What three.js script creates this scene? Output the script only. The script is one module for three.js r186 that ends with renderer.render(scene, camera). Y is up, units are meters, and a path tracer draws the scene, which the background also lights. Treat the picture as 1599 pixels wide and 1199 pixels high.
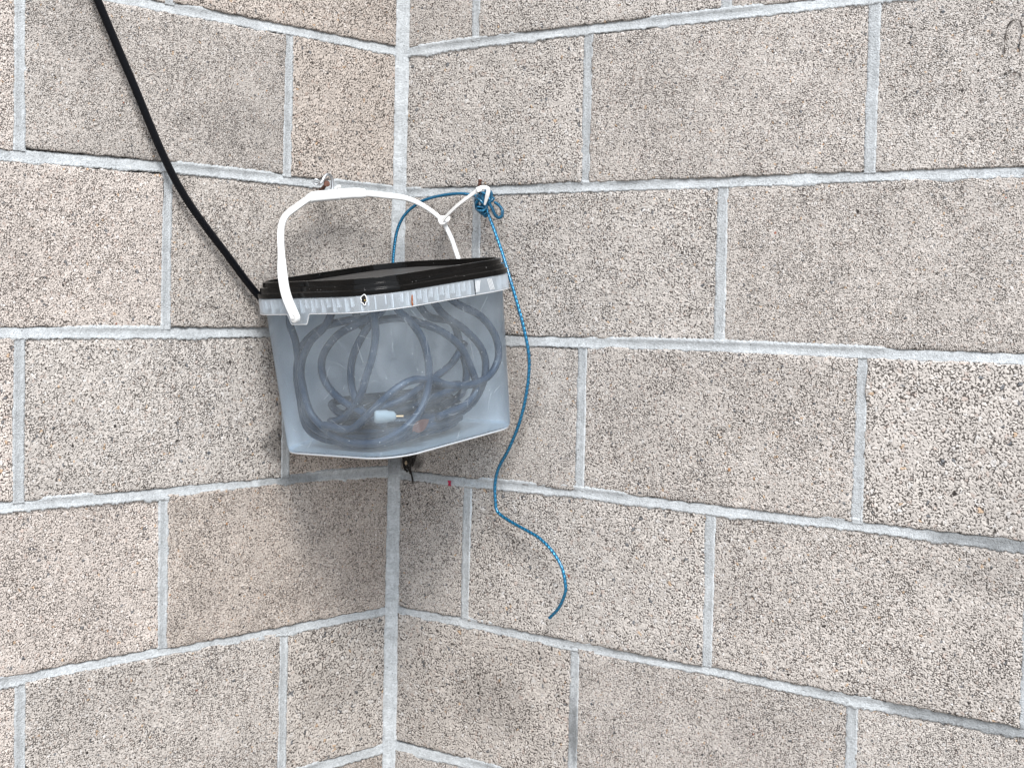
import * as THREE from 'three';
import { mergeGeometries, toCreasedNormals } from 'three/addons/utils/BufferGeometryUtils.js';
import { RoundedBoxGeometry } from 'three/addons/geometries/RoundedBoxGeometry.js';

// ---------------------------------------------------------------- camera, sky, sun, exposure
const scene = new THREE.Scene();
const camera = new THREE.PerspectiveCamera(27.362, 1024 / 767, 0.05, 600);
camera.matrixAutoUpdate = true;
{
  const m = new THREE.Matrix4().makeBasis(new THREE.Vector3(0.76395, 0.02208, -0.6449), new THREE.Vector3(-0.05086, 0.99837, -0.02606), new THREE.Vector3(0.64327, 0.05271, 0.76382));
  camera.quaternion.setFromRotationMatrix(m);
  camera.position.set(1.58779, 1.64922, 1.6257);
}
// overcast sky, brighter towards the zenith
{
  const w = 64, h = 32, d = new Float32Array(w * h * 4);
  for (let y = 0; y < h; y++) for (let x = 0; x < w; x++) {
    const up = Math.sin(((y + 0.5) / h - 0.5) * Math.PI), l = (1 + 2 * Math.max(0, up)) / 3;
    d.set([l * 1.12, l * 1.18, l * 1.27, 1], (y * w + x) * 4);
  }
  const sky = new THREE.DataTexture(d, w, h, THREE.RGBAFormat, THREE.FloatType);
  sky.mapping = THREE.EquirectangularReflectionMapping;
  sky.magFilter = THREE.LinearFilter;
  sky.needsUpdate = true;
  scene.background = sky;
  scene.environment = sky;
}
const sun = new THREE.DirectionalLight(new THREE.Color(1, 0.965, 0.92), 1.5);
sun.position.set(4.4, 7.4, 3.5);
sun.target.position.set(0.2, 1.6, 0.2);
sun.castShadow = true;
sun.shadow.radius = 40;
sun.shadow.mapSize.set(2048, 2048);
Object.assign(sun.shadow.camera, { left: -3, right: 3, top: 3, bottom: -3, near: 0.5, far: 16 });
scene.add(sun, sun.target);

const renderer = new THREE.WebGLRenderer({ antialias: true });
renderer.toneMapping = THREE.LinearToneMapping;
renderer.toneMappingExposure = 2.5;
renderer.shadowMap.enabled = true;
renderer.setSize(1024, 767);

// ---------------------------------------------------------------- helpers
function rng(seed) {
  let s = seed >>> 0;
  return () => { s = (s + 0x6d2b79f5) >>> 0; let t = Math.imul(s ^ (s >>> 15), 1 | s); t = (t + Math.imul(t ^ (t >>> 7), 61 | t)) ^ t; return ((t ^ (t >>> 14)) >>> 0) / 4294967296; };
}
const clamp = THREE.MathUtils.clamp, lerp = THREE.MathUtils.lerp, sstep = THREE.MathUtils.smoothstep;
const NT = 256, noiseTable = new Float32Array(NT * NT);
{ const r = rng(77); for (let i = 0; i < NT * NT; i++) noiseTable[i] = r() * 2 - 1; }
// value noise, repeating every `per` cells (per <= 256)
function vn(x, y, per = 256) {
  const xi = Math.floor(x), yi = Math.floor(y), fx = x - xi, fy = y - yi, u = fx * fx * (3 - 2 * fx), v = fy * fy * (3 - 2 * fy);
  const x0 = ((xi % per) + per) % per, x1 = (x0 + 1) % per, y0 = ((yi % per) + per) % per, y1 = (y0 + 1) % per;
  const a = noiseTable[y0 * NT + x0], b = noiseTable[y0 * NT + x1], c = noiseTable[y1 * NT + x0], d = noiseTable[y1 * NT + x1];
  return a + (b - a) * u + (c - a) * v + (a - b - c + d) * u * v;
}
const fbm = (x, y, n = 4) => { let s = 0, a = 0.5; for (let i = 0; i < n; i++) { s += a * vn(x, y); x = x * 2.03 + 17.1; y = y * 2.03 + 5.7; a *= 0.5; } return s; };
const toS = (c) => (c <= 0.0031308 ? c * 12.92 : 1.055 * Math.pow(Math.max(c, 0), 1 / 2.4) - 0.055);
const sTable = new Uint8Array(4096); for (let i = 0; i < 4096; i++) sTable[i] = Math.round(toS(i / 4095) * 255);
const s8 = (c) => sTable[clamp((c * 4095) | 0, 0, 4095)];
function dataTex(data, w, h, color) {
  const t = new THREE.DataTexture(data, w, h, THREE.RGBAFormat, THREE.UnsignedByteType);
  t.wrapS = t.wrapT = THREE.RepeatWrapping; t.magFilter = THREE.LinearFilter; t.minFilter = THREE.LinearFilter;
  if (color) t.colorSpace = THREE.SRGBColorSpace;
  t.needsUpdate = true;
  return t;
}
function mesh(name, geo, mat, parent, label) {
  const m = new THREE.Mesh(geo, mat);
  m.name = name; m.castShadow = m.receiveShadow = true;
  if (label) m.userData.label = label;
  parent.add(m);
  return m;
}
const usedNames = {};
function thing(name, label, category, group) {
  const o = new THREE.Group();
  o.name = usedNames[name] ? `${name}_${String(usedNames[name]).padStart(3, '0')}` : name;
  usedNames[name] = (usedNames[name] || 0) + 1;
  o.userData = { label, category }; if (group) o.userData.group = group;
  scene.add(o);
  return o;
}
const V = (a) => new THREE.Vector3(a[0], a[1], a[2]);
const std = (o) => new THREE.MeshStandardMaterial(o);
const phys = (o) => new THREE.MeshPhysicalMaterial(o);
const rgb = (r, g, b) => new THREE.Color().setRGB(r, g, b);

// ---------------------------------------------------------------- block and mortar surfaces
const TILE = 1.024, N = 2048;
function blockTexture(cells, seed, openness, patchy) {
  const r = rng(seed), C = cells, px = new Float32Array(C * C), py = new Float32Array(C * C), id = new Float32Array(C * C), id2 = new Float32Array(C * C);
  for (let i = 0; i < C * C; i++) { px[i] = 0.08 + 0.84 * r(); py[i] = 0.08 + 0.84 * r(); id[i] = r(); id2[i] = r(); }
  const col = new Uint8Array(N * N * 4), bmp = new Uint8Array(N * N * 4), k = C / N;
  for (let y = 0; y < N; y++) for (let x = 0; x < N; x++) {
    const fine = vn(x / 8, y / 8, 256), swirl = vn(x / 8 + 120, y / 8 + 60, 256), vf = vn(x / 2, y / 2 + 91, 256), big = vn(x / 128, y / 128, 16), mid = vn(x / 32 + 9, y / 32 + 3, 64);
    const gx = x * k + 0.55 * fine + 0.2 * vf + C, gy = y * k + 0.55 * swirl + C, cx = Math.floor(gx), cy = Math.floor(gy);
    let f1 = 9, f2 = 9, at = 0;
    for (let j = -1; j <= 1; j++) for (let i = -1; i <= 1; i++) {
      const n = ((cy + j) % C) * C + ((cx + i) % C), dx = cx + i + px[n] - gx, dy = (cy + j + py[n] - gy) * 1.1, d = dx * dx + dy * dy;
      if (d < f1) { f2 = f1; f1 = d; at = n; } else if (d < f2) f2 = d;
    }
    f1 = Math.sqrt(f1); f2 = Math.sqrt(f2);
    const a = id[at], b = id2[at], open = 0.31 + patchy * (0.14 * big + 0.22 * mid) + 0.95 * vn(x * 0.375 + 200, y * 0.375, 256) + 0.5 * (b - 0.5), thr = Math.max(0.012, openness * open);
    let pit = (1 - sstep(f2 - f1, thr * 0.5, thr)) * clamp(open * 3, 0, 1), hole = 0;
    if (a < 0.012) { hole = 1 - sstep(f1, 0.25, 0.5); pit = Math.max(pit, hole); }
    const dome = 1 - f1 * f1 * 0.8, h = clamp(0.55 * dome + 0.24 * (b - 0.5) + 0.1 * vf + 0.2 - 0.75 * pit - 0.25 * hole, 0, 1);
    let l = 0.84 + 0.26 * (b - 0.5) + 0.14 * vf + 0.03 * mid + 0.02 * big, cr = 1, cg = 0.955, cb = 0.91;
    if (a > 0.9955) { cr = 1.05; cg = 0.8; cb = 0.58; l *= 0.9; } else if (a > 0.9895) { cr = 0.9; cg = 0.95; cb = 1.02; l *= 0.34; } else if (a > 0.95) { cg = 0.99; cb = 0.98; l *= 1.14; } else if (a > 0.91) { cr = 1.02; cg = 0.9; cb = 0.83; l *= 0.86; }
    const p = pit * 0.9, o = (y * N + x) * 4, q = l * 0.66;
    col[o] = s8(lerp(q * cr, 0.022, p)); col[o + 1] = s8(lerp(q * cg, 0.016, p)); col[o + 2] = s8(lerp(q * cb, 0.013, p)); col[o + 3] = 255;  // pits near black: the shade inside them, with grime, put into the colour
    bmp[o] = bmp[o + 1] = bmp[o + 2] = h * 255; bmp[o + 3] = 255;
  }
  for (let i = 0; i < 190; i++) {                                                    // single larger stones and the holes that others have left
    const x0 = r() * N, y0 = r() * N, a = 2.6 + 3.6 * r() * r(), b = a * (0.55 + 0.45 * r()), t = r() * 3.1, kind = r(), R = Math.ceil(a) + 2, cs = Math.cos(t), sn = Math.sin(t);
    const c = kind < 0.42 ? [0.035, 0.03, 0.028] : kind < 0.6 ? [0.09, 0.1, 0.115] : kind < 0.68 ? [0.4, 0.22, 0.11] : kind < 0.74 ? [0.33, 0.13, 0.09] : [0.62, 0.6, 0.57];
    for (let j = -R; j <= R; j++) for (let q = -R; q <= R; q++) {
      const d = Math.hypot((q * cs + j * sn) / a, (j * cs - q * sn) / b) + 0.3 * vn(x0 + q / 2, y0 + j / 2), m = 1 - sstep(d, 0.75, 1.05); if (m <= 0) continue;
      const o = ((((y0 + j) | 0) + N) % N * N + (((x0 + q) | 0) + N) % N) * 4, hh = kind < 0.42 ? 0 : 0.85 - 0.25 * d * d;
      for (let e = 0; e < 3; e++) { col[o + e] = lerp(col[o + e], s8(c[e] * (0.9 + 0.25 * vn(x0 + q, y0 + j))), m); bmp[o + e] = lerp(bmp[o + e], hh * 255, m); }
    }
  }
  return { map: dataTex(col, N, N, true), bump: dataTex(bmp, N, N, false) };
}
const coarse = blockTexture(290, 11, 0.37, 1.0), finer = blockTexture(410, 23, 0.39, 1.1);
function mortarTexture() {
  const S = 1024, col = new Uint8Array(S * S * 4), bmp = new Uint8Array(S * S * 4);
  const r = rng(5), grain = new Float32Array(S * S); for (let i = 0; i < S * S; i++) grain[i] = r();
  for (let y = 0; y < S; y++) for (let x = 0; x < S; x++) {
    const o = (y * S + x) * 4, g = grain[y * S + x], a = vn(x / 4 + 11, y / 4, 256), a2 = vn(x / 8 + 61, y / 4 + 90, 256), s = vn(x / 32, y / 2 + 50, 256), m = vn(x / 16, y / 16, 64), b = vn(x / 64 + 3, y / 64, 16);
    let l = 0.72 + 0.1 * (g - 0.5) + 0.11 * a + 0.08 * a2 + 0.05 * s + 0.07 * m + 0.06 * b;
    const pin = vn(x / 4 + 31, y / 4 + 7, 256) > 0.8 && vn(x / 16 + 5, y / 16 + 7, 64) > 0.1 ? 0.4 : 1;
    l *= pin;
    col[o] = s8(l * 0.93); col[o + 1] = s8(l * 0.985); col[o + 2] = s8(l * 1.02); col[o + 3] = 255;
    bmp[o] = bmp[o + 1] = bmp[o + 2] = clamp(0.5 + 0.3 * a + 0.08 * s + 0.3 * (g - 0.5) - (pin < 1 ? 0.3 : 0), 0, 1) * 255; bmp[o + 3] = 255;
  }
  return { map: dataTex(col, S, S, true), bump: dataTex(bmp, S, S, false) };
}
const mort = mortarTexture();
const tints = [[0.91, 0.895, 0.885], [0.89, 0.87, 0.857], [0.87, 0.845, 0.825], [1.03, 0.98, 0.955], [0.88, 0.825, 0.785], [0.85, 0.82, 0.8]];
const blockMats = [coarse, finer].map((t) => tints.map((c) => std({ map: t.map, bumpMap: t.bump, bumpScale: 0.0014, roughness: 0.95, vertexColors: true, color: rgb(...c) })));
const mortarMat = std({ map: mort.map, bumpMap: mort.bump, bumpScale: 0.0008, roughness: 0.93, vertexColors: true, color: rgb(0.64, 0.64, 0.64) });
const coreMat = std({ map: mort.map, roughness: 0.95, color: rgb(0.5, 0.5, 0.5) });

// grid lines along one side of a block: close together at the arrises
function lines(len, step) {
  const e = [0, 0.0014, 0.0032, 0.006], mid = len - 0.012, n = Math.max(2, Math.round(mid / step)), out = [...e];
  for (let i = 1; i < n; i++) out.push(0.006 + (mid * i) / n);
  for (let i = e.length - 1; i >= 0; i--) out.push(len - e[i]);
  return out;
}
// front of a block with rubbed, chipped arrises; local x along the wall, y up, z out of the wall
function blockGeometry(x0, x1, y0, y1, fineGrid, seed, dirt = () => 1) {
  const r = rng(seed), xs = lines(x1 - x0, fineGrid ? 0.0042 : 0.03), ys = lines(y1 - y0, fineGrid ? 0.0042 : 0.03), nx = xs.length, ny = ys.length;
  const pos = [], uv = [], col = [], idx = [], ou = r() * 3, ov = r() * 3, fu = (r() < 0.5 ? -1 : 1) * (0.8 + 0.45 * r()), fv = (r() < 0.5 ? -1 : 1) * Math.abs(fu), tx = (r() - 0.5) * 0.003, ty = (r() - 0.5) * 0.004, lift = (r() - 0.5) * 0.0012, w = x1 - x0, h = y1 - y0, so = r() * 90;
  const tone = (x, y) => 1 + 0.13 * fbm((x + so) * 9, y * 9 + so, 3) + 0.07 * fbm((x - so) * 34, y * 34, 2);
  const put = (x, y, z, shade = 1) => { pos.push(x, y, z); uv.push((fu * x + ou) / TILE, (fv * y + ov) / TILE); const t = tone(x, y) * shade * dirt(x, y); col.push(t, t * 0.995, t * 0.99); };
  for (let j = 0; j < ny; j++) for (let i = 0; i < nx; i++) {
    const ex = Math.min(xs[i], w - xs[i]), ey = Math.min(ys[j], h - ys[j]), d = Math.min(ex, ey), gx = (x0 + xs[i]) * 1000, gy = (y0 + ys[j]) * 1000;
    const edge = Math.max(0, 1 - d / 0.006), jit = Math.max(0, 1 - d / 0.008);
    const chip = Math.max(0, vn(gx / 9 + so, gy / 9)) * 0.0016 + Math.max(0, vn(gx / 26 + so, gy / 26 + 7) - 0.45) * 0.005;
    const z = lift + tx * (xs[i] / w - 0.5) + ty * (ys[j] / h - 0.5) + 0.0005 * vn(gx / 40, gy / 40 + so) + 0.0003 * vn(gx / 7 + 3, gy / 7) - edge * edge * (0.0007 + 0.7 * chip);
    const jx = jit * 0.0013 * vn(gx / 6 + 50, gy / 6 + so), jy = jit * 0.0013 * vn(gx / 6, gy / 6 + so + 31);
    put(x0 + xs[i] + jx, y0 + ys[j] + jy, z);
  }
  for (let j = 0; j < ny - 1; j++) for (let i = 0; i < nx - 1; i++) { const a = j * nx + i; idx.push(a, a + 1, a + nx + 1, a, a + nx + 1, a + nx); }
  // the four sides run back into the mortar
  const rim = []; for (let i = 0; i < nx; i++) rim.push(i); for (let j = 1; j < ny; j++) rim.push(j * nx + nx - 1); for (let i = nx - 2; i >= 0; i--) rim.push((ny - 1) * nx + i); for (let j = ny - 2; j > 0; j--) rim.push(j * nx);
  const base = pos.length / 3;
  rim.forEach((k) => { const x = pos[k * 3], y = pos[k * 3 + 1]; put(x, y, -0.016); });
  rim.forEach((k, i) => { const n = (i + 1) % rim.length; idx.push(k, base + i, base + n, k, base + n, rim[n]); });
  const g = new THREE.BufferGeometry();
  g.setAttribute('position', new THREE.Float32BufferAttribute(pos, 3)); g.setAttribute('uv', new THREE.Float32BufferAttribute(uv, 2)); g.setAttribute('color', new THREE.Float32BufferAttribute(col, 3));
  g.setIndex(idx); g.computeVertexNormals();
  return g;
}
// a tooled joint: rows of [offset across, depth, shade]; ragged rows get noise
function strip(along, cross, vertical, stain) {
  const pos = [], uv = [], col = [], idx = [], m = cross(0).length;
  along.forEach((s, i) => cross(s).forEach(([o, z, shade]) => {
    const x = vertical ? o : s, y = vertical ? s : o;
    pos.push(x, y, z); uv.push((vertical ? y : x) / 0.3, (vertical ? x : y) / 0.3);
    const t = clamp(shade * (1 + 0.12 * fbm(x * 14 + 3, y * 14, 3)) * stain(x, y), 0.05, 1.3); col.push(t, t, t * 1.005);
  }));
  for (let i = 0; i < along.length - 1; i++) for (let j = 0; j < m - 1; j++) { const a = i * m + j, b = a + m; idx.push(a, a + 1, b + 1, a, b + 1, b); }
  const g = new THREE.BufferGeometry();
  g.setAttribute('position', new THREE.Float32BufferAttribute(pos, 3)); g.setAttribute('uv', new THREE.Float32BufferAttribute(uv, 2)); g.setAttribute('color', new THREE.Float32BufferAttribute(col, 3));
  g.setIndex(idx); g.computeVertexNormals();
  return g;
}
const interp = (pts, u) => { if (!pts) return 0; if (u <= pts[0][0]) return pts[0][1]; for (let i = 1; i < pts.length; i++) if (u <= pts[i][0]) return lerp(pts[i - 1][1], pts[i][1], (u - pts[i - 1][0]) / (pts[i][0] - pts[i - 1][0])); return pts[pts.length - 1][1]; };

// sign: +1 the wall runs along +x from the corner, -1 along -x (then turned)
function buildWall(wall, sign, first, beds, perpShift, pick, stainAt, visibleTo, dirtAt) {
  const LEN = 2.4, HJ = 0.0061;
  const bedY = (k, u) => 1.6 + (2 - k) * 0.2 + interp(beds[k], u) / 1000;            // joint k: 2 is the one behind the bucket's foot
  const perps = (c) => { const a = first[((c % 2) + 2) % 2], out = []; for (let n = 0; a + n * 0.4 < LEN - 0.05; n++) out.push(a + n * 0.4 + (perpShift[c]?.[n] ?? 0) / 1000); return out; };
  const mortar = [];
  const rough = (s, f, seed) => vn(s * f, seed * 7.3 + 0.5) * 0.6 + vn(s * f * 2.3, seed * 3.1 + 9.5) * 0.4;
  for (let k = -4; k <= 10; k++) {                                                   // courses between joint k and k + 1
    const cuts = perps(k), edges = [0.0115, ...cuts, LEN];
    for (let i = 0; i < edges.length - 1; i++) {
      const x0 = edges[i] + (i ? HJ : 0), x1 = edges[i + 1] - (i < edges.length - 2 ? HJ : 0), mid = (x0 + x1) / 2;
      const top = bedY(k, mid) - HJ, bottom = k === 10 ? 0 : bedY(k + 1, mid) + HJ, near = k >= -2 && k <= 6 && x0 < visibleTo;
      const [t, c] = pick(k, i);
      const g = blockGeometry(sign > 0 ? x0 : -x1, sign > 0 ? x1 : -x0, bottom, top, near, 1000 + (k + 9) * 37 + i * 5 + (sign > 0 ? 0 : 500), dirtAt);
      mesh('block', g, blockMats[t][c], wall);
    }
    const lo = k === 10 ? 0 : bedY(k + 1, 0.5) + 0.004, hi = bedY(k, 0.5) - 0.004;
    cuts.forEach((u, n) => {
      const near = u < visibleTo && k >= -2 && k <= 6, along = [], st = near ? 0.0017 : 0.05; for (let s = lo; s < hi + st * 0.9; s += st) along.push(Math.min(s, hi));
      const sd = k * 13 + n * 5 + (sign > 0 ? 1 : 77), wide = 0.0002 * vn(n * 3.7, k * 5.1 + sd);
      mortar.push(strip(along, (s) => {
        const a = 0.007 + wide + 0.0013 * rough(s, 330, sd), b = 0.007 + wide + 0.0013 * rough(s, 330, sd + 3), c = sign * u + 0.0006 * rough(s, 30, sd + 8);
        return [[c + b + 0.0006, -0.0028, 1], [c + b, 0.0001, 1.08], [c + 0.0045, -0.0006, 1], [c + 0.001, -0.001, 0.93], [c - 0.004, -0.0008, 0.9], [c - a, 0.0001, 1.0], [c - a - 0.0006, -0.0028, 0.95]];
      }, true, stainAt));
    });
    // the bed joint above this course: tucked under the upper block, smeared over the lower one
    const st = 0.0017, along = []; for (let u = 0.009; u < LEN; u += u < visibleTo + 0.1 ? st : 0.05) along.push(sign * u);
    const sd = k * 31 + (sign > 0 ? 5 : 19);
    mortar.push(strip(sign > 0 ? along : along.reverse(), (s) => {
      const y = bedY(k, Math.abs(s)), rag = 0.0008 + 0.0022 * Math.max(-0.35, rough(s, 330, sd)) + 0.0034 * Math.max(0, vn(s * 42, sd + 0.3) - 0.2), smear = sstep(vn(s * 11, sd + 5.3), -0.1, 0.5), up = 0.0009 + 0.0013 * rough(s, 330, sd + 4) + smear * (0.0006 + 0.0018 * Math.abs(rough(s, 200, sd + 8)));
      return [[y - 0.0066 - rag, -0.002, 1.1], [y - 0.0062 - rag, 0.0001, 1.07], [y - 0.0048 - rag * 0.4, 0.0001, 1.06], [y - 0.0034, -0.0005, 1], [y, -0.0014, 0.95], [y + 0.0034, -0.0021 + 0.001 * smear, 0.95], [y + 0.0052, -0.0028 + 0.0027 * smear, 0.93 + 0.07 * smear], [y + 0.0064 + up, -0.0042 + 0.0044 * smear, 0.92 + 0.07 * smear], [y + 0.0072 + up, -0.009 + 0.005 * smear, 0.8]];
    }, false, stainAt));
  }
  mesh('mortar', mergeGeometries(mortar), mortarMat, wall);
  const core = new THREE.BoxGeometry(LEN - 0.01, 2.79, 0.19);
  core.translate(sign * (LEN / 2), 2.79 / 2, -0.012 - 0.095);
  mesh('wall_core', core, coreMat, wall);
}

// ---------------------------------------------------------------- ground and walls
{
  const S = 512, d = new Uint8Array(S * S * 4), r = rng(91);
  for (let i = 0; i < S * S; i++) { const l = 0.2 + 0.08 * r() + 0.04 * vn((i % S) / 16, ((i / S) | 0) / 16, 32); d.set([s8(l), s8(l * 0.92), s8(l * 0.83), 255], i * 4); }
  const t = dataTex(d, S, S, true); t.repeat.set(300, 300);
  const g = mesh('ground', new THREE.PlaneGeometry(400, 400).rotateX(-Math.PI / 2), std({ map: t, roughness: 0.95 }), scene);
  g.userData.kind = 'structure';
}
const ragged = (x, y, cx, cy, rx, ry, s = 20) => { const d = Math.hypot((x - cx) / rx, (y - cy) / ry) + 0.45 * fbm(x * s * 2 + cx * 40, y * s * 2, 3); return 1 - sstep(d, 0.45, 1.05); };
const rightWall = thing('block_wall', 'wall of grey beige concrete blocks to the right of the corner, behind the hanging blue wire', 'wall');
buildWall(rightWall, 1, [0.3385, 0.1421], {
  0: [[0.013, -1.5], [0.144, 0.4], [0.28, 0.9], [0.564, -1.6]], 1: [[0.2, -1], [0.344, -1.4], [0.547, -2], [0.744, -0.8], [0.916, -2.8]], 2: [[0.2, -4.8], [0.336, -3.2], [0.522, -0.8], [0.738, -1.2], [0.925, -0.1]],
  3: [[0.1, -4.4], [0.2, -2], [0.33, 1.2], [0.539, -0.5], [0.738, 2], [0.932, 0]], 4: [[0.017, -2.3], [0.141, 1], [0.336, -2], [0.542, 2.5], [0.742, 0], [0.94, 2.7]], 5: [[0.01, -1.2], [0.147, 3.5]],
}, { [-1]: [-2.3, 0], 0: [-3.5, 0.7], 1: [5.2, 3.2, 0], 2: [-1.4, -0.2], 3: [-0.6, -1.1, 2], 4: [-1.7, 2.2] },
(k, i) => [((k * 7 + i * 3) & 3) === 0 ? 0 : 1, [0, 1, 0, 1, 2, 1, 0, 1][(k * 5 + i * 3 + 64) % 8]],
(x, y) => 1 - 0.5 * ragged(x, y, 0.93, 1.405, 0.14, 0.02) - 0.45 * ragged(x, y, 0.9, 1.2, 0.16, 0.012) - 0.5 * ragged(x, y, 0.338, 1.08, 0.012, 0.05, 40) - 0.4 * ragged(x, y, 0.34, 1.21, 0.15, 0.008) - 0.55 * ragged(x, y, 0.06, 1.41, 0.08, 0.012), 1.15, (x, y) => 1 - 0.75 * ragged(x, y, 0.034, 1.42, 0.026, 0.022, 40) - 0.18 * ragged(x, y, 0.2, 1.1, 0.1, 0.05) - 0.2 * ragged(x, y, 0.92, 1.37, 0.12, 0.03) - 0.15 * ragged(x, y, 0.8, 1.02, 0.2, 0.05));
const leftWall = thing('block_wall', 'wall of pinkish beige concrete blocks to the left of the corner, behind the black cable', 'wall');
leftWall.rotation.y = Math.PI / 2;
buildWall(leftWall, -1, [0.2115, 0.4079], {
  0: [[0.019, -0.5], [0.214, 0.1], [0.409, -1.8]], 1: [[0.019, 1.4], [0.212, 3], [0.412, 4.5], [0.618, 0]], 2: [[0.252, 1.2], [0.405, -0.3], [0.622, 0.8]],
  3: [[0.02, 0.9], [0.212, 3.6], [0.409, 0.4], [0.614, 2]], 4: [[0.015, 0.1], [0.208, -2.6], [0.407, 1.8], [0.61, 0]], 5: [[0.01, -3.9]],
}, { 0: [0.8, 3.5], 1: [0.5], 2: [-3.3, 2.4], 3: [0.2], 4: [-5, -1.9] },
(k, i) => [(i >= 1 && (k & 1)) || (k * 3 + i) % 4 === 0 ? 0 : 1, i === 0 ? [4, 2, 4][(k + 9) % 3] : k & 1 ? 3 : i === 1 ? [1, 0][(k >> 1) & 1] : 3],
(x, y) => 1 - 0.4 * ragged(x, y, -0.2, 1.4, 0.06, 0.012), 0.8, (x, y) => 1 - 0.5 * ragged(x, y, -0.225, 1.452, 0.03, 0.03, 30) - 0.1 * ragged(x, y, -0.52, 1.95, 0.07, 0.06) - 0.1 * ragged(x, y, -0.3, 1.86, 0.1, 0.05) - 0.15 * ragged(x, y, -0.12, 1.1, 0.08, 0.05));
// the fillet of mortar in the corner itself
{
  const along = []; for (let y = 0; y < 2.79; y += y > 0.85 && y < 2.2 ? 0.003 : 0.04) along.push(y);
  const g = strip(along, (s) => {
    const a = 0.0125 + 0.0011 * vn(s * 160, 3.5) + 0.0008 * vn(s * 60, 8.5), b = 0.0125 + 0.0011 * vn(s * 160, 13.5) + 0.0008 * vn(s * 60, 18.5), out = [[a + 0.0006, -0.004, 1], [a, 0.0008, 1.04]];
    for (let i = 1; i < 6; i++) { const t = (i / 6) * Math.PI / 2; out.push([a * (1 - Math.sin(t)) + 0.0016, b * (1 - Math.cos(t)) + 0.0016, 1]); }
    out.push([0.0008, b, 1.04], [-0.004, b + 0.0006, 1]);
    return out;
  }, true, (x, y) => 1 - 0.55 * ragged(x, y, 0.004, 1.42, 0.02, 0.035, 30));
  mesh('corner_mortar', g, mortarMat, rightWall);
}

// ---------------------------------------------------------------- bucket
const A = 0.1281, B = 0.1394, TAPER = 0.0072, HB = 0.1814, HL = 0.2019, HT = 0.2216, RC = 0.066;
const bucket = thing('plastic_bucket', 'translucent white rectangular plastic bucket with a black lid hung in the corner, full of cable', 'bucket');
bucket.position.set(0.1468, 1.4665, 0.1404);
bucket.rotation.set(0.1382, -0.024, 0.0345, 'YXZ');
bucket.updateMatrixWorld(true);
const inBucket = (x, y, z) => new THREE.Vector3(x, y, z).applyMatrix4(bucket.matrixWorld);
// points round a rounded rectangle, with arc length; bow: how far the long sides belly out
function outline(a, b, r, arc = 10, side = 12) {
  const out = [];
  const C = [[1, 1, 0], [-1, 1, 90], [-1, -1, 180], [1, -1, 270]];
  for (let c = 0; c < 4; c++) {
    const [sx, sz, t0] = C[c], [nx, nz, n0] = C[(c + 1) % 4];
    for (let i = 0; i < arc; i++) { const t = THREE.MathUtils.degToRad(t0 + (90 * i) / arc); out.push([sx * (a - r) + r * Math.cos(t), sz * (b - r) + r * Math.sin(t)]); }
    const t = THREE.MathUtils.degToRad(t0 + 90), p = [sx * (a - r) + r * Math.cos(t), sz * (b - r) + r * Math.sin(t)], n = THREE.MathUtils.degToRad(n0), e = [nx * (a - r) + r * Math.cos(n), nz * (b - r) + r * Math.sin(n)];
    for (let i = 0; i < side; i++) out.push([lerp(p[0], e[0], i / side), lerp(p[1], e[1], i / side)]);
  }
  return out;
}
// surface through rings of [inset, y] of the outline (or a function of the point for y); close: fan at the last ring
function rings(prof, { arc = 10, side = 12, a = A, b = B, r = RC, close = false, yOf } = {}) {
  const pos = [], uv = [], idx = []; let m = 0;
  prof.forEach(([inset, y], k) => {
    const o = outline(a - inset, b - inset, Math.max(0.004, r - inset), arc, side); m = o.length;
    let s = 0;
    for (let i = 0; i <= m; i++) {
      const p = o[i % m]; if (i) s += Math.hypot(p[0] - o[i - 1][0], p[1] - o[i - 1][1]);
      pos.push(p[0], yOf ? yOf(p[0], p[1], y, k) : y, p[1]); uv.push(s / 0.4, (y + inset) / 0.4);
    }
  });
  m++;
  for (let k = 0; k < prof.length - 1; k++) for (let i = 0; i < m - 1; i++) { const p = k * m + i, q = p + m; idx.push(p, q, q + 1, p, q + 1, p + 1); }
  if (close) { const c = pos.length / 3, y = prof[prof.length - 1][1]; pos.push(0, y, 0); uv.push(0, 0); const p = (prof.length - 1) * m; for (let i = 0; i < m - 1; i++) idx.push(p + i, c, p + i + 1); }
  const g = new THREE.BufferGeometry();
  g.setAttribute('position', new THREE.Float32BufferAttribute(pos, 3)); g.setAttribute('uv', new THREE.Float32BufferAttribute(uv, 2)); g.setIndex(idx); g.computeVertexNormals();
  return g;
}
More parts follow.
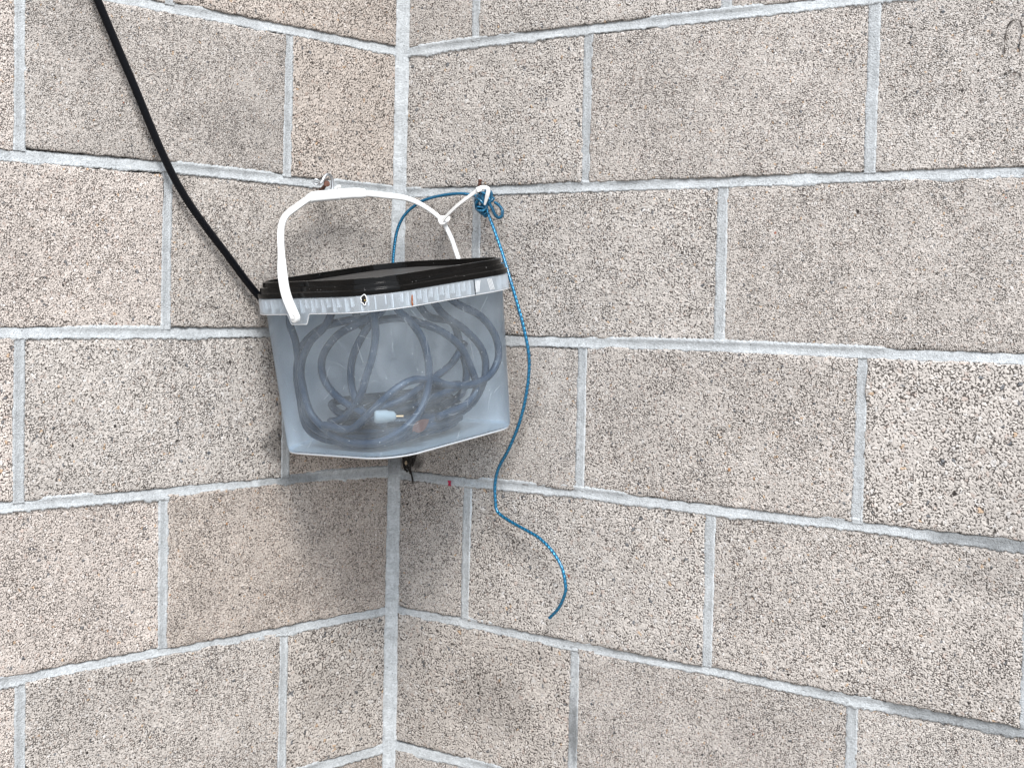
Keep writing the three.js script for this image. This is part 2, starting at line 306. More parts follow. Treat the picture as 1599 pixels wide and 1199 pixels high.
// dusty, scuffed, clouded polypropylene: one map for colour, one for how much light it lets through
function cloudyMaps(seed) {
  const S = 1024, col = new Uint8Array(S * S * 4), tr = new Uint8Array(S * S * 4), dust = new Float32Array(S * S), r = rng(seed);
  for (let i = 0; i < 700; i++) { const x = (r() * S) | 0, y = (r() * S) | 0, w = r() < 0.04 ? 3 : r() < 0.3 ? 2 : 1, v = 0.2 + 0.6 * r(); for (let j = 0; j < w; j++) for (let q = 0; q < w; q++) dust[((y + j) % S) * S + ((x + q) % S)] = v; }
  for (let i = 0; i < 150; i++) {                                                     // scratches
    let x = r() * S, y = r() * S, t = r() * 6.28; const n = 15 + r() * 60, v = 0.15 + 0.35 * r(), bend = (r() - 0.5) * 0.03;
    for (let k = 0; k < n; k++) { const o = (((y | 0) + S) % S) * S + (((x | 0) + S) % S); dust[o] = Math.max(dust[o], v); x += Math.cos(t); y += Math.sin(t); t += bend; }
  }
  for (let y = 0; y < S; y++) for (let x = 0; x < S; x++) {
    const o = (y * S + x) * 4, d = dust[y * S + x], c = 0.5 + 0.5 * fbm(x / 60, y / 60, 5), f = 0.5 + 0.5 * vn(x / 2.2, y / 2.2);
    const l = 0.93 + 0.05 * c + 0.05 * d;
    col.set([s8(l * 0.93), s8(l * 0.97), s8(l), 255], o);
    const t = clamp(0.985 - 0.11 * c - 0.05 * f - 0.75 * d, 0, 1) * 255; tr.set([t, t, t, 255], o);
  }
  return { map: dataTex(col, S, S, true), tr: dataTex(tr, S, S, false) };
}
const cloudy = cloudyMaps(31);
const bodyMat = phys({ color: rgb(0.86, 0.935, 1), map: cloudy.map, transmission: 1, transmissionMap: cloudy.tr, roughness: 0.13, specularIntensity: 0.6, thickness: 0, ior: 1.45, side: THREE.DoubleSide });
const whitenedRearMat = phys({ color: rgb(1, 0.96, 0.95), map: cloudy.map, transmission: 0.1, roughness: 0.7, specularIntensity: 0.4, thickness: 0, ior: 1.45, side: THREE.DoubleSide });   // rear sides: same plastic, whitened in colour to stand in for light inside
const collarMat = phys({ color: rgb(0.9, 0.94, 0.98), map: cloudy.map, transmission: 0.78, transmissionMap: cloudy.tr, roughness: 0.3, thickness: 0, ior: 1.45, side: THREE.DoubleSide });
const lipMat = phys({ color: rgb(0.9, 0.92, 0.94), transmission: 0.12, roughness: 0.35, thickness: 0, side: THREE.DoubleSide });
const whitePlastic = phys({ color: rgb(0.72, 0.735, 0.74), roughness: 0.38, clearcoat: 0.15, clearcoatRoughness: 0.4 });
{
  const inset = (y) => 0.008 + TAPER * (1 - y / HB), prof = [];
  prof.push([inset(0) + 0.006, 0.0002], [inset(0) + 0.0022, 0.0012], [inset(0) + 0.0004, 0.004]);
  for (let i = 0; i <= 14; i++) { const y = 0.009 + ((HL - 0.009) * i) / 14; prof.push([inset(y), y]); }
  const shell = rings(prof), quads = shell.index.array, front = [], rear = [], P = shell.attributes.position;
  for (let i = 0; i < quads.length; i += 3) { const x = P.getX(quads[i]) + P.getX(quads[i + 1]), z = P.getZ(quads[i]) + P.getZ(quads[i + 1]); (x / A + z / B < 0.05 ? rear : front).push(quads[i], quads[i + 1], quads[i + 2]); }
  shell.setIndex([...front, ...rear]); shell.clearGroups(); shell.addGroup(0, front.length, 0); shell.addGroup(front.length, rear.length, 1);
  mesh('body', shell, [bodyMat, whitenedRearMat], bucket);
  mesh('base', rings([[inset(0) + 0.0008, 0.0026], [inset(0) + 0.03, 0.003], [0.09, 0.0045]], { close: true, a: A, b: B }), collarMat, bucket);
  mesh('foot_rim', rings([[inset(0) + 0.0052, 0.0004], [inset(0) + 0.0052, -0.0012], [inset(0) + 0.0018, -0.0012], [inset(0) + 0.0016, 0.0006]]), lipMat, bucket);
  // the skirt round the rim, dropping to a lug under each handle pivot
  const drop = (x, z) => { const onShort = Math.abs(Math.abs(z) - B) < 0.004, d = Math.abs(x + 0.012); return onShort ? 0.0128 * (1 - sstep(d, 0.0135, 0.0215)) : 0; };
  const yOf = (x, z, y, k) => (k <= 1 ? y - drop(x, z) : y);
  const collar = mesh('collar', rings([[0.0006, HB], [0, HB + 0.001], [0, HB + 0.012], [0.0002, HL - 0.002], [0.0012, HL], [0.0075, HL + 0.0006]], { side: 60, yOf }), collarMat, bucket);
  mesh('lip', rings([[0.0012, HB + 0.0006], [0.0012, HB - 0.0004], [-0.0003, HB - 0.0004], [-0.0003, HB + 0.0007]], { side: 60, yOf: (x, z, y) => y - drop(x, z) }), lipMat, collar);
  // stiffening ribs between skirt and wall
  const rib = new THREE.BoxGeometry(0.0009, 0.0165, 0.0068), run = outline(A - 0.0038, B - 0.0038, RC - 0.0038, 24, 60), ribMat = phys({ color: rgb(0.9, 0.92, 0.94), roughness: 0.4, transmission: 0.2, thickness: 0 });
  let len = 0, next = 0, n = 0;
  for (let i = 0; i < run.length; i++) {
    const [x, z] = run[i], [x2, z2] = run[(i + 1) % run.length], d = Math.hypot(x2 - x, z2 - z);
    len += d; if (len < next) continue;
    next += 0.0098; n++;
    if (x > A - 0.006 && z > -0.082 && z < -0.03) continue;
    const m = mesh('rib', rib, ribMat, collar); m.rotation.y = Math.atan2(-(z2 - z), x2 - x);
    m.scale.y = n % 2 ? 0.66 : 1; m.position.set(x, HB + 0.0098 + (n % 2 ? 0.0028 : 0), z);
  }
  // tear-off tab near the right end
  const bar = new THREE.BoxGeometry(0.0005, 0.015, 0.0007);
  for (let i = 0; i < 4; i++) for (const s of [-1, 1]) { const m = mesh('tab_line', bar, lipMat, collar); m.position.set(A + 0.0003, HB + 0.0105, -0.052 + s * 0.009 + s * i * 0.0024); m.rotation.x = -s * 0.28; }
  mesh('tab_slit', new THREE.BoxGeometry(0.0006, 0.02, 0.0014).translate(A + 0.0004, HB + 0.0105, -0.0343), std({ color: rgb(0.06, 0.07, 0.08), roughness: 0.8 }), collar);
  // a hole burnt through the skirt near the front corner
  const ring = [], r = rng(8); for (let i = 0; i < 14; i++) { const t = (i / 14) * Math.PI * 2, k = 1 + 0.5 * (r() - 0.5); ring.push(new THREE.Vector3(Math.cos(t) * 0.004 * k, Math.sin(t) * 0.0056 * k, 0.0006 * r())); }
  const cx = A - RC + RC * Math.cos(0.98), cz = B - RC + RC * Math.sin(0.98);
  const hole = mesh('torn_hole', new THREE.CircleGeometry(0.004, 14).scale(1, 1.35, 1), std({ color: rgb(0.012, 0.012, 0.012), roughness: 1 }), collar, 'small torn dark hole with ragged white edge');
  hole.position.set(cx + 0.0003, HB + 0.0148, cz + 0.0008); hole.rotation.y = Math.PI / 2 - 0.98;
  mesh('torn_edge', new THREE.TubeGeometry(new THREE.CatmullRomCurve3(ring, true), 56, 0.0006, 6, true), lipMat, hole);
  const fleck = mesh('fleck', new THREE.IcosahedronGeometry(0.0009, 1), std({ color: rgb(0.5, 0.36, 0.12), roughness: 0.9 }), hole); fleck.position.set(0.001, -0.0005, 0.0006);
}
// lid
{
  const S = 512, col = new Uint8Array(S * S * 4), ro = new Uint8Array(S * S * 4), spots = new Float32Array(S * S), r = rng(17);
  for (let i = 0; i < 260; i++) { const x = (r() * S) | 0, y = (r() * S) | 0; spots[y * S + x] = 0.4 + 0.6 * r(); if (r() < 0.2) spots[y * S + ((x + 1) % S)] = 0.7; }
  const make = (amount, rough) => {
    const c = new Uint8Array(S * S * 4), q = new Uint8Array(S * S * 4);
    for (let y = 0; y < S; y++) for (let x = 0; x < S; x++) {
      const o = (y * S + x) * 4, d = clamp(amount * (0.35 + 0.9 * fbm(x / 40, y / 14, 5) + 0.25 * vn(x / 2, y / 2)), 0, 1), sp = spots[y * S + x];
      const l = lerp(0.0025 + d * 0.2, 0.5, sp * 0.8);
      c.set([s8(l), s8(l * 0.99), s8(l * 0.98), 255], o); const f = clamp(rough + d * 1.4 + sp, 0, 1) * 255; q.set([f, f, f, 255], o);
    }
    return { map: dataTex(c, S, S, true), roughnessMap: dataTex(q, S, S, false) };
  };
  const clean = make(0.003, 0.09), dusty = make(0.3, 0.4);
  const lidMat = phys({ ...clean, roughness: 1, color: rgb(1, 1, 1), specularIntensity: 0.36 }), topMat = phys({ ...dusty, roughness: 1 });
  const lid = mesh('lid', rings([[0.004, HL - 0.001], [0.0004, HL - 0.0006], [-0.0003, HL + 0.0006], [-0.0003, HL + 0.005], [0.0008, HL + 0.0062], [0.0024, HL + 0.0068], [0.0028, HL + 0.0076], [0.0034, HL + 0.012], [0.0042, HL + 0.0126], [0.0062, HL + 0.0129], [0.0068, HL + 0.0135], [0.0072, HT - 0.001], [0.0078, HT - 0.0002], [0.009, HT], [0.0108, HT], [0.0116, HT - 0.0006], [0.0124, HT - 0.008]], { arc: 28, side: 6 }), lidMat, bucket);
  mesh('lid_panel', rings([[0.0123, HT - 0.0082], [0.02, HT - 0.0078], [0.06, HT - 0.0072], [0.1, HT - 0.007]], { arc: 12, close: true }), topMat, lid, 'dusty grey top panel of the lid');
}

// ---------------------------------------------------------------- curves
function sweep(points, radius, seg, { flat, sharp, closed = false, sides = 10, tension = 0.5 } = {}) {
  const c = new THREE.CatmullRomCurve3(points.map((p) => (p.isVector3 ? p : V(p))), closed, 'catmullrom', tension), g = new THREE.TubeGeometry(c, seg, 1, sides, closed), fr = c.computeFrenetFrames(seg, closed), p = g.attributes.position, nrm = g.attributes.normal;
  for (let i = 0; i <= seg; i++) {
    const o = c.getPointAt(i / seg), rad = typeof radius === 'function' ? radius(i / seg) : radius, [rw, rn] = Array.isArray(rad) ? rad : [rad, rad];
    // flat: keep one axis of the cross-section towards a chosen direction
    const t = fr.tangents[i]; let n = fr.normals[i], b = fr.binormals[i];
    if (flat) { b = new THREE.Vector3().crossVectors(t, flat).normalize(); n = new THREE.Vector3().crossVectors(b, t).normalize(); }
    for (let j = 0; j <= sides; j++) {
      const v = (j / sides) * Math.PI * 2, k = i * (sides + 1) + j; let cs = -Math.cos(v), sn = Math.sin(v);
      if (sharp) { const w = v + Math.PI / 4; cs = -Math.sign(Math.cos(w)); sn = Math.sign(Math.sin(w)); } else if (flat) { const q = 0.55; cs = -Math.sign(Math.cos(v)) * Math.pow(Math.abs(Math.cos(v)), q); sn = Math.sign(Math.sin(v)) * Math.pow(Math.abs(Math.sin(v)), q); }
      p.setXYZ(k, o.x + rn * cs * n.x + rw * sn * b.x, o.y + rn * cs * n.y + rw * sn * b.y, o.z + rn * cs * n.z + rw * sn * b.z);
    }
  }
  const parts = [g];
  g.computeVertexNormals();
  for (const end of closed ? [] : [0, seg]) {                                        // round caps
    const o = c.getPointAt(end / seg), ring = []; for (let j = 0; j < sides; j++) ring.push(new THREE.Vector3().fromBufferAttribute(p, end * (sides + 1) + j));
    const tip = o.clone().addScaledVector(fr.tangents[end], (end ? 1 : -1) * 0.3 * ring[0].distanceTo(o)), pos = [], u = [];
    for (let j = 0; j < sides; j++) { const a = ring[j], b = ring[(j + 1) % sides]; for (const q of end ? [a, tip, b] : [a, b, tip]) { pos.push(q.x, q.y, q.z); u.push(0, 0); } }
    const cap = new THREE.BufferGeometry(); cap.setAttribute('position', new THREE.Float32BufferAttribute(pos, 3)); cap.setAttribute('uv', new THREE.Float32BufferAttribute(u, 2)); cap.computeVertexNormals();
    parts.push(cap);
  }
  const out = mergeGeometries(parts.map((q) => (q.index ? q.toNonIndexed() : q)));
  return flat && sharp ? toCreasedNormals(out, 0.5) : out;
}
// ---------------------------------------------------------------- handle of the bucket
{
  const inv = bucket.matrixWorld.clone().invert(), L = (p) => V(p).applyMatrix4(inv);
  const pts = [[0.1317, 1.6225, 0.3135], [0.1198, 1.6490, 0.3180], [0.1122, 1.6741, 0.3180], [0.0991, 1.7021, 0.3090], [0.0770, 1.7245, 0.2910], [0.0570, 1.7400, 0.2715], [0.0475, 1.7525, 0.2560], [0.0420, 1.7640, 0.2345], [0.0370, 1.7774, 0.2076], [0.0360, 1.7809, 0.1931], [0.0365, 1.7856, 0.1589], [0.0385, 1.7892, 0.1301], [0.0410, 1.7904, 0.1108], [0.0500, 1.7895, 0.0804], [0.0660, 1.7865, 0.0528], [0.0830, 1.7766, 0.0359], [0.1014, 1.7595, 0.0215], [0.1154, 1.7367, 0.0165], [0.1231, 1.7148, 0.0125], [0.1319, 1.6955, 0.0125], [0.1397, 1.6735, 0.0165]].map(L);
  const toEye = new THREE.Vector3(0.643, 0.053, 0.764).transformDirection(inv);
  const handle = mesh('handle', sweep(pts, (t) => [0.0044 - 0.0012 * sstep(t, 0.66, 0.8) + 0.0018 * (1 - sstep(t, 0.1, 0.17)), 0.0032], 240, { flat: toEye, sides: 16 }), whitePlastic, bucket);
  mesh('grip', sweep(pts.slice(8, 13).map((p) => p.clone().addScaledVector(toEye, 0.0006)), (t) => [0.0072 - 0.001 * sstep(t, 0.9, 1) - 0.0012 * (1 - sstep(t, 0, 0.08)), 0.0046], 70, { flat: toEye, sides: 16 }), whitePlastic, handle);
  const piv = new THREE.LatheGeometry([[0, 0.0046], [0.0022, 0.0046], [0.0026, 0.0034], [0.0032, 0.0033], [0.0036, 0.0042], [0.0058, 0.0038], [0.0066, 0.0024], [0.0066, -0.002], [0.0056, -0.0034], [0, -0.0034]].map((p) => new THREE.Vector2(...p)), 28).rotateX(Math.PI / 2), pm = mesh('pivot', piv, whitePlastic, handle); pm.position.copy(pts[0]);
}

// ---------------------------------------------------------------- black cable: down the left wall, into the bucket, coiled inside
const rubber = phys({ color: rgb(0.004, 0.0048, 0.007), roughness: 0.35, specularIntensity: 0.25 });
const rubberInside = phys({ color: rgb(0.01, 0.03, 0.062), roughness: 0.42 });  // same black cable; the bluish haze of the plastic is put into its colour
{
  const cable = thing('electric_cable', 'thick black rubber cable running down the left wall and coiled inside the bucket', 'cable');
  mesh('wall_run', sweep([[0.009, 2.4, 0.75], [0.009, 2.19, 0.634], [0.01, 2.0092, 0.531], [0.011, 1.907, 0.474], [0.012, 1.784, 0.403], [0.011, 1.69, 0.313], [0.0125, 1.6482, 0.2705], [0.022, 1.633, 0.256]], 0.0048, 160, { sides: 12 }), rubber, cable);
  const loops = [
    [[68, 174, 88], [46, 163, 97], [12, 150, 99], [-15, 129, 100], [-25, 108, 100], [-17, 87, 101], [8, 68, 102], [46, 51, 100]],
    [[69, 174, 84], [48, 147, 92], [30, 122, 94], [22, 98, 94], [24, 73, 94], [40, 50, 94], [66, 35, 86]],
    [[76, 177, 94], [75, 149, 94], [68, 122, 97], [56, 97, 100], [44, 74, 102], [19, 50, 102], [-14, 37, 102]],
    [[3, 165, 108], [-33, 142, 107], [-55, 113, 107], [-58, 84, 106], [-45, 46, 106], [2, 18, 104], [58, 15, 102], [88, 27, 83], [98, 46, 58], [100, 71, 40], [102, 105, 35], [103, 136, 42], [104, 159, 59], [102, 178, 78]],
    [[33, 158, 77], [60, 164, 71], [80, 164, 52], [88, 155, 28], [93, 139, -4], [95, 116, -32], [94, 85, -49], [93, 57, -56], [93, 40, -30], [92, 34, 19]],
    [[97, 174, -28], [97, 152, -70], [96, 129, -94], [96, 106, -102], [96, 87, -98], [96, 71, -79], [96, 65, -44], [97, 72, 0], [98, 81, 23], [98, 88, 59], [91, 81, 84], [76, 65, 100], [51, 45, 107], [22, 32, 108], [-22, 36, 109]],
    [[84, 162, -16], [84, 135, -55], [83, 109, -82], [82, 86, -90], [82, 60, -81], [81, 36, -54], [81, 25, -7], [80, 22, 43], [65, 12, 78], [28, 11, 92], [-40, 13, 92], [-79, 28, 90], [-88, 64, 88], [-86, 101, 90], [-62, 135, 96], [-18, 159, 98], [33, 168, 97], [73, 172, 86]],
    [[68, 116, -69], [69, 93, -40], [70, 83, -13], [72, 74, 17], [68, 61, 55], [47, 53, 80]],
    [[-72, 169, 104], [-67, 142, 102], [-67, 108, 101], [-72, 68, 98], [-56, 29, 97], [14, 17, 93], [75, 26, 54], [74, 34, -32]],
    [[69, 160, -5], [67, 145, -50], [63, 111, -66], [60, 76, -75], [57, 48, -63], [54, 36, -19]],
  ];
  for (const l of loops) {                                                           // strands that leave the top of the picture run on up under the lid
    const a = l[0], b = l[l.length - 1], on = (p, q) => [0.93 * p[0] + 0.5 * (p[0] - q[0]), 198, 0.93 * p[2] + 0.5 * (p[2] - q[2])];
    if (a[1] > 155) l.unshift(on(a, l[1]));
    if (b[1] > 155) l.push(on(b, l[l.length - 2]));
  }
  for (const l of loops) mesh('coil', sweep(l.map((p) => inBucket(p[0] / 1000, p[1] / 1000, p[2] / 1000)), 0.0049, 90, { sides: 10 }), rubberInside, cable);
  const r = rng(404);
  for (let k = 0; k < 9; k++) {                                                      // the heap on the bottom
    const pts = [], h = 0.012 + k * 0.005, s = 0.95 - 0.09 * (k % 4), ph = r() * 6, tx = (r() - 0.5) * 0.08, tz = (r() - 0.4) * 0.1;
    for (let i = 0; i < 12; i++) { const t = (i / 12) * Math.PI * 2, e = 0.85 + 0.12 * r(); const x = Math.cos(t) * 0.088 * s * e, z = Math.sin(t) * 0.102 * s * e; pts.push(inBucket(x, h + x * tx + z * tz + 0.005 * Math.sin(2 * t + ph), z)); }
    mesh('coil', sweep(pts, 0.0049, 110, { closed: true, sides: 10 }), rubberInside, cable);
  }
  const plug = mesh('connector', new THREE.LatheGeometry([[0, -0.016], [0.0075, -0.016], [0.0095, -0.013], [0.0095, 0.002], [0.0082, 0.004], [0.0075, 0.012], [0.004, 0.0155], [0, 0.0155]].map((p) => new THREE.Vector2(...p)), 20), phys({ color: rgb(0.34, 0.36, 0.36), roughness: 0.6 }), cable, 'white plastic connector at the cable end');
  plug.scale.setScalar(0.85); plug.position.copy(inBucket(0.079, 0.048, 0.096)); plug.lookAt(inBucket(0.2, 0.03, -0.04)); plug.rotateX(Math.PI / 2);
  const pin = mesh('pin', new THREE.CylinderGeometry(0.0018, 0.0018, 0.012, 10).translate(0, 0.02, 0), std({ color: rgb(0.65, 0.42, 0.22), metalness: 0.6, roughness: 0.45 }), plug);
}
// a dry leaf on the bucket's floor
{
  const leaf = thing('dry_leaf', 'small reddish dry leaf among the coils at the bottom of the bucket', 'leaf');
  const s = new THREE.Shape(); s.moveTo(0, -0.014); s.bezierCurveTo(0.013, -0.01, 0.012, 0.008, 0, 0.02); s.bezierCurveTo(-0.012, 0.008, -0.013, -0.01, 0, -0.018);
  const g = new THREE.ExtrudeGeometry(s, { depth: 0.0006, bevelEnabled: false, curveSegments: 8 }), p = g.attributes.position;
  for (let i = 0; i < p.count; i++) p.setZ(i, p.getZ(i) + 30 * p.getX(i) ** 2 + 8 * p.getY(i) ** 2);
  g.computeVertexNormals();
  mesh('blade', g, std({ color: rgb(0.12, 0.045, 0.03), roughness: 0.8, side: THREE.DoubleSide }), leaf);
  leaf.scale.setScalar(0.75); leaf.position.copy(inBucket(0.1, 0.03, 0.06)); leaf.lookAt(inBucket(0.3, 0.06, 0.12)); leaf.rotateZ(-1.0);
}

// ---------------------------------------------------------------- blue wire
{
  const wire = thing('blue_wire', 'blue plastic coated wire knotted round the nail and hanging in a curl beside the bucket', 'wire');
  const S = 32, d = new Uint8Array(S * S * 4); for (let i = 0; i < S * S; i++) { const v = 127 + 120 * Math.sin(((i % S) + ((i / S) | 0)) / S * Math.PI * 2); d.set([v, v, v, 255], i * 4); }
  const twist = dataTex(d, S, S, false); twist.repeat.set(110, 2);
  const blue = phys({ color: rgb(0.003, 0.14, 0.28), metalness: 0.5, roughness: 0.24, clearcoat: 0.7, clearcoatRoughness: 0.12, bumpMap: twist, bumpScale: 0.0006 }), R = 0.0023;
  mesh('strand', sweep([[0.022, 1.655, 0.029], [0.0204, 1.681, 0.03], [0.0207, 1.708, 0.031], [0.0283, 1.744, 0.032], [0.0432, 1.768, 0.03], [0.0701, 1.785, 0.025], [0.1016, 1.792, 0.02], [0.1327, 1.794, 0.015], [0.1603, 1.79, 0.013], [0.178, 1.786, 0.012]], R, 110, { sides: 10 }), blue, wire, 'strand arching from behind the lid to the nail');
  mesh('strand', sweep([[0.181, 1.779, 0.018], [0.1855, 1.7695, 0.021], [0.1908, 1.7614, 0.022], [0.2075, 1.7354, 0.026], [0.2257, 1.7078, 0.032], [0.2423, 1.6765, 0.036], [0.2553, 1.6447, 0.036], [0.2643, 1.6172, 0.034], [0.2707, 1.5838, 0.03], [0.2693, 1.5568, 0.026], [0.2631, 1.5226, 0.024], [0.2515, 1.4878, 0.022], [0.2321, 1.452, 0.019], [0.2114, 1.4241, 0.015], [0.2035, 1.4016, 0.013], [0.2048, 1.378, 0.013], [0.2091, 1.3638, 0.013], [0.2307, 1.354, 0.014], [0.2628, 1.3447, 0.016], [0.2866, 1.3374, 0.018], [0.3111, 1.3236, 0.021], [0.3293, 1.305, 0.023], [0.3363, 1.2833, 0.023], [0.3349, 1.2695, 0.022], [0.3233, 1.2491, 0.02], [0.3079, 1.234, 0.019]], R, 320, { sides: 10 }), blue, wire, 'strand hanging free and curled at its end');
  const K = (u, v, w) => [0.1815 + u, 1.779 + v, 0.019 + w];
  mesh('knot', sweep([K(-0.012, 0.009, -0.004), K(-0.004, 0.014, 0.004), K(0.006, 0.011, 0.006), K(0.008, 0.001, 0.002), K(0, -0.006, 0.007), K(-0.01, -0.003, 0.005), K(-0.012, 0.006, 0.003), K(-0.006, 0.011, 0.009), K(0.001, 0.006, 0.011), K(0.003, -0.004, 0.009), K(-0.004, -0.011, 0.003), K(-0.01, -0.009, 0.004), K(-0.004, -0.005, 0.011), K(0.006, -0.007, 0.008), K(0.007, -0.014, 0.004), K(0.001, -0.017, 0.002), K(0.003, -0.012, 0.008)], R, 200, { sides: 9 }), blue, wire);
  mesh('knot', sweep([K(-0.008, 0.014, -0.006), K(0, 0.018, -0.002), K(0.006, 0.014, -0.004), K(0.004, 0.002, -0.003), K(-0.003, -0.003, 0.001), K(0.002, 0.008, 0.009), K(0.006, 0.002, 0.011), K(0.004, -0.008, 0.002), K(-0.006, -0.012, 0.001)], R, 110, { sides: 9 }), blue, wire);
  mesh('knot', sweep([K(-0.003, 0.012, 0.002), K(0.004, 0.007, 0.012), K(0.009, -0.003, 0.008), K(0.004, -0.01, 0.01), K(-0.007, -0.008, 0.009), K(-0.011, 0.001, 0.008), K(-0.006, 0.007, 0.013), K(0.004, 0.002, 0.014), K(0.008, -0.009, 0.006), K(0, -0.014, 0.006), K(-0.008, -0.004, 0.01), K(-0.002, 0.003, 0.014), K(0.006, 0.009, 0.004)], R, 150, { sides: 9 }), blue, wire);
  mesh('bent_end', sweep([K(-0.002, -0.003, 0.006), K(0.006, -0.002, 0.009), K(0.013, 0.002, 0.006), K(0.015, 0.006, 0.002), K(0.011, 0.006, 0.001), K(0.012, 0, 0.006), K(0.0185, -0.006, 0.009), K(0.0235, -0.015, 0.008), K(0.028, -0.0195, 0.006), K(0.0325, -0.017, 0.004), K(0.032, -0.0095, 0.003), K(0.026, -0.003, 0.003), K(0.019, 0.001, 0.003)], R, 130, { sides: 9 }), blue, wire, 'small loop of the wire end sticking out of the knot');
}

// ---------------------------------------------------------------- nails, shackle, zip ties
const rust = (() => {
  const S = 128, d = new Uint8Array(S * S * 4);
  for (let i = 0; i < S * S; i++) { const x = i % S, y = (i / S) | 0, n = 0.5 + 0.5 * fbm(x / 9, y / 9, 4), l = 0.03 + 0.1 * n; d.set([s8(l * 1.5), s8(l * 0.7), s8(l * 0.5), 255], i * 4); }
  return std({ map: dataTex(d, S, S, true), roughness: 0.85, metalness: 0.15 });
})();
function nail(label, at, dir, len, r) {
  const n = thing('nail', label, 'nail'), d = V(dir).normalize();
  n.position.set(...at);
  n.quaternion.setFromUnitVectors(new THREE.Vector3(0, 1, 0), d);
  mesh('shank', new THREE.CylinderGeometry(r, r, len, 12).translate(0, len / 2 - 0.02, 0), rust, n);
  mesh('head', new THREE.LatheGeometry([[0, len - 0.0215], [r * 1.55, len - 0.0215], [r * 1.75, len - 0.0203], [r * 1.6, len - 0.0192], [0, len - 0.0188]].map((p) => new THREE.Vector2(...p)), 14), rust, n);
  return n;
}
{
  const n = thing('nail', 'bent rusty nail in the right wall holding the knotted blue wire and zip tie', 'nail');
  const shank = mesh('shank', sweep([[0.158, 1.787, -0.02], [0.162, 1.7895, 0.004], [0.168, 1.7925, 0.017], [0.1745, 1.7965, 0.026], [0.1795, 1.803, 0.0305], [0.1815, 1.8085, 0.0315]], (t) => 0.0024 - 0.0002 * t, 60, { sides: 12 }), rust, n);
  const h = mesh('head', new THREE.SphereGeometry(0.003, 14, 10).scale(1, 0.6, 1), rust, n); h.position.set(0.1817, 1.809, 0.0316);
}
nail('rusty nail in the left wall carrying the steel shackle above the handle', [0, 1.79, 0.155], [1, 0.32, 0.5], 0.056, 0.0026);
{
  const steel = std({ color: rgb(0.5, 0.52, 0.54), metalness: 1, roughness: 0.38 });
  const s = thing('shackle', 'small galvanised steel shackle looped above the white bucket handle', 'shackle');
  mesh('bow', sweep([[0.031, 1.7985, 0.1895], [0.031, 1.7985, 0.183], [0.031, 1.803, 0.1785], [0.031, 1.809, 0.1745], [0.031, 1.8122, 0.1685], [0.031, 1.8095, 0.1625], [0.031, 1.802, 0.1602], [0.0315, 1.79, 0.1615], [0.033, 1.782, 0.166]], 0.0021, 90, { sides: 12 }), steel, s);
  const eye = mesh('eye', new THREE.TorusGeometry(0.0034, 0.0012, 10, 24), steel, s); eye.position.set(0.032, 1.8005, 0.1905); eye.lookAt(1.58, 1.65, 1.62);
}
const nylon = phys({ color: rgb(0.78, 0.78, 0.77), roughness: 0.42 });
{
  const tie = thing('zip_tie', 'long white zip tie stretched from the bucket handle up to the rusty nail', 'zip tie');
  const up = new THREE.Vector3(0.45, 0.45, 0.75);
  mesh('strap', sweep([[0.1085, 1.7545, 0.0275], [0.1165, 1.761, 0.0285], [0.1431, 1.7765, 0.0335], [0.1814, 1.7945, 0.0385], [0.1885, 1.7985, 0.038]], (t) => [0.0024 + 0.0007 * t, 0.0007], 60, { flat: up, sharp: true, sides: 4 }), nylon, tie);
  mesh('strap', sweep([[0.104, 1.759, 0.0262], [0.1095, 1.753, 0.0285], [0.113, 1.757, 0.022], [0.107, 1.7625, 0.0125], [0.1005, 1.762, 0.0185], [0.104, 1.759, 0.0262]], [0.0026, 0.0007], 50, { flat: new THREE.Vector3(0.6, 0.75, 0.2), sharp: true, sides: 4 }), nylon, tie, 'end of the strap looped round the handle');
  mesh('strap', sweep([[0.1895, 1.799, 0.0375], [0.1955, 1.799, 0.0365], [0.1995, 1.7965, 0.0355], [0.1975, 1.7885, 0.0345], [0.1915, 1.7765, 0.0325]], (t) => [0.0026 - 0.0013 * sstep(t, 0.6, 1), 0.0008], 50, { flat: up, sharp: true, sides: 4 }), nylon, tie, 'tapered tail of the strap bent down over the knot');
  const head = mesh('head', new RoundedBoxGeometry(0.0085, 0.0072, 0.0052, 3, 0.0012), nylon, tie); head.position.set(0.1868, 1.797, 0.0385); head.rotation.set(0, 0.7, 0.45);
  const tie2 = thing('zip_tie', 'small white zip tie wrapped round the grip of the bucket handle', 'zip tie');
  const c = new THREE.Vector3(0.0368, 1.7872, 0.1568), ring = [];
  for (let i = 0; i < 14; i++) { const t = (i / 14) * Math.PI * 2; ring.push(new THREE.Vector3(Math.cos(t) * 0.0066, Math.sin(t) * 0.0084, 0.0012 * Math.sin(t)).add(c)); }
  mesh('strap', sweep(ring, [0.0013, 0.0006], 70, { closed: true, flat: new THREE.Vector3(0.3, 0.3, 0.9), sides: 8 }), nylon, tie2);
  const h2 = mesh('head', new RoundedBoxGeometry(0.0046, 0.004, 0.0046, 3, 0.0009), nylon, tie2); h2.position.set(0.0405, 1.7965, 0.157);
}

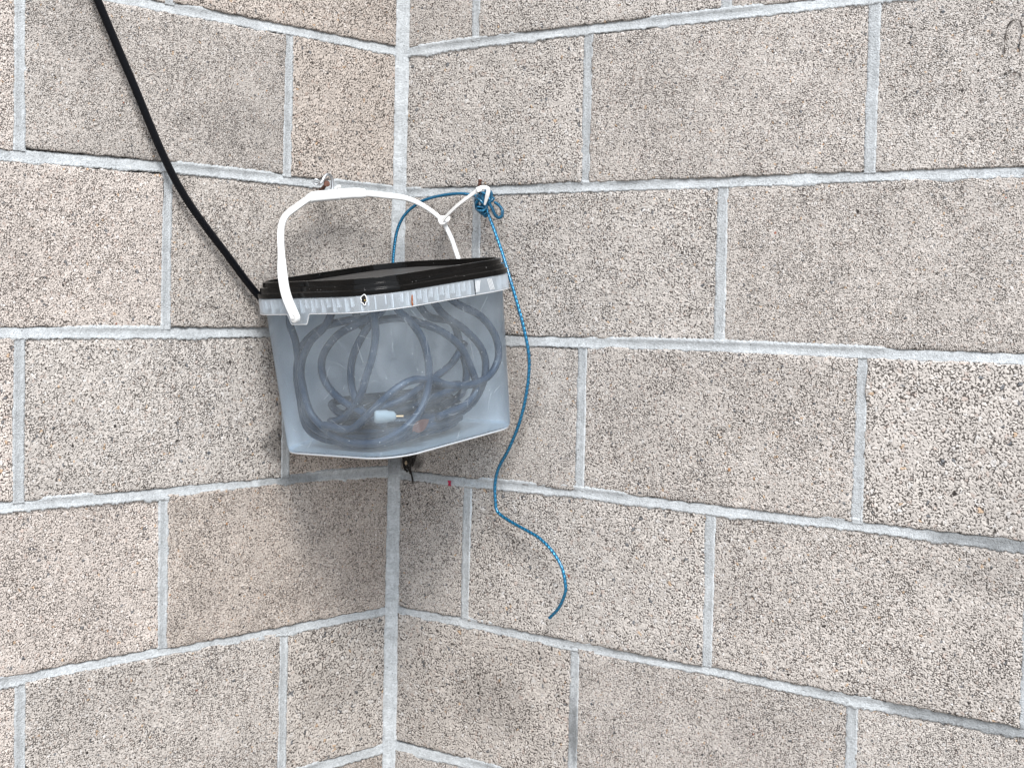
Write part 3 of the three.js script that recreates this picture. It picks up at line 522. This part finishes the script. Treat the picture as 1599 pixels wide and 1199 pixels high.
// ---------------------------------------------------------------- small things on the walls
{
  const web = thing('cobweb', 'dirty black cobweb with crumbs hanging in the corner just under the bucket', 'cobweb');
  const r = rng(61), dark = std({ color: rgb(0.02, 0.017, 0.015), roughness: 1 }), crumbs = [], strands = [];
  for (let i = 0; i < 60; i++) { const t = r(), s = 0.0006 + 0.0022 * r() * r(); crumbs.push(new THREE.IcosahedronGeometry(s, 0).scale(1, 0.7 + r(), 0.8).rotateY(r() * 6).translate(0.018 + 0.03 * r() * (1 - 0.4 * t), 1.4 + 0.034 * t, 0.001 + 0.002 * r())); }
  for (const l of [[[0.036, 1.45, 0.012], [0.033, 1.42, 0.004], [0.036, 1.4, 0.002], [0.04, 1.386, 0.002]], [[0.024, 1.45, 0.012], [0.027, 1.415, 0.004], [0.036, 1.398, 0.002]], [[0.05, 1.45, 0.01], [0.046, 1.43, 0.003], [0.037, 1.41, 0.002]], [[0.03, 1.44, 0.004], [0.02, 1.42, 0.003], [0.022, 1.405, 0.002]]]) strands.push(sweep(l, (t) => 0.0007 + 0.0006 * Math.sin(t * 9) ** 2, 30, { sides: 6 }));
  mesh('crumbs', mergeGeometries(crumbs.map((g) => (g.index ? g.toNonIndexed() : g))), dark, web).userData.kind = 'stuff';
  for (const s of strands) mesh('thread', s, dark, web);
  const pale = mesh('husk', new THREE.IcosahedronGeometry(0.0026, 1).scale(0.8, 1.3, 0.7), std({ color: rgb(0.32, 0.25, 0.17), roughness: 0.9 }), web); pale.position.set(0.028, 1.4145, 0.005);
  for (const l of [[[0.8924, 1.9225, 0.0002], [0.8932, 1.9399, 0.0006], [0.8955, 1.9518, 0.0006], [0.9023, 1.9572, 0.0006], [0.9087, 1.9546, 0.0006], [0.9118, 1.9463, 0.0006]], [[0.9118, 1.9463, 0.0006], [0.9094, 1.9358, 0.0006], [0.9093, 1.9224, 0.0006]], [[0.8933, 1.9008, 0.0006], [0.9009, 1.9043, 0.0006], [0.9081, 1.9004, 0.0006], [0.9130, 1.8980, 0.0006]]]) mesh('scratch_mark', sweep(l, (t) => 0.00055 + 0.0004 * Math.sin(t * 23), 40, { sides: 6 }), std({ color: rgb(0.07, 0.06, 0.055), roughness: 1 }), rightWall);
  const red = thing('red_scrap', 'tiny crimson scrap stuck on the mortar joint under the bucket', 'scrap');
  const rg = new THREE.BoxGeometry(0.0052, 0.0072, 0.0012, 3, 4, 1), p = rg.attributes.position; for (let i = 0; i < p.count; i++) p.setXYZ(i, p.getX(i) * (0.75 + 0.3 * Math.abs(p.getY(i)) / 0.0036), p.getY(i), p.getZ(i) + 0.0008 * vn(p.getX(i) * 900, p.getY(i) * 900)); rg.computeVertexNormals();
  mesh('flake', rg, std({ color: rgb(0.42, 0.02, 0.07), roughness: 0.7 }), red); red.position.set(0.1092, 1.3925, 0.0012);
  const rf = thing('rust_flake', 'small orange brown flake stuck on the white collar of the bucket', 'flake');
  const fl = []; for (let i = 0; i < 7; i++) fl.push(new THREE.IcosahedronGeometry(0.001 + 0.0009 * r(), 0).scale(0.8, 1.4, 0.5).translate(0.0016 * (r() - 0.5), 0.0115 * (i / 7 - 0.5), 0));
  mesh('crumb', mergeGeometries(fl), std({ color: rgb(0.3, 0.1, 0.035), roughness: 0.9 }), rf); rf.position.copy(inBucket(A + 0.0008, 0.19, 0.078)); rf.rotation.y = Math.PI / 2;
}

renderer.render(scene, camera);
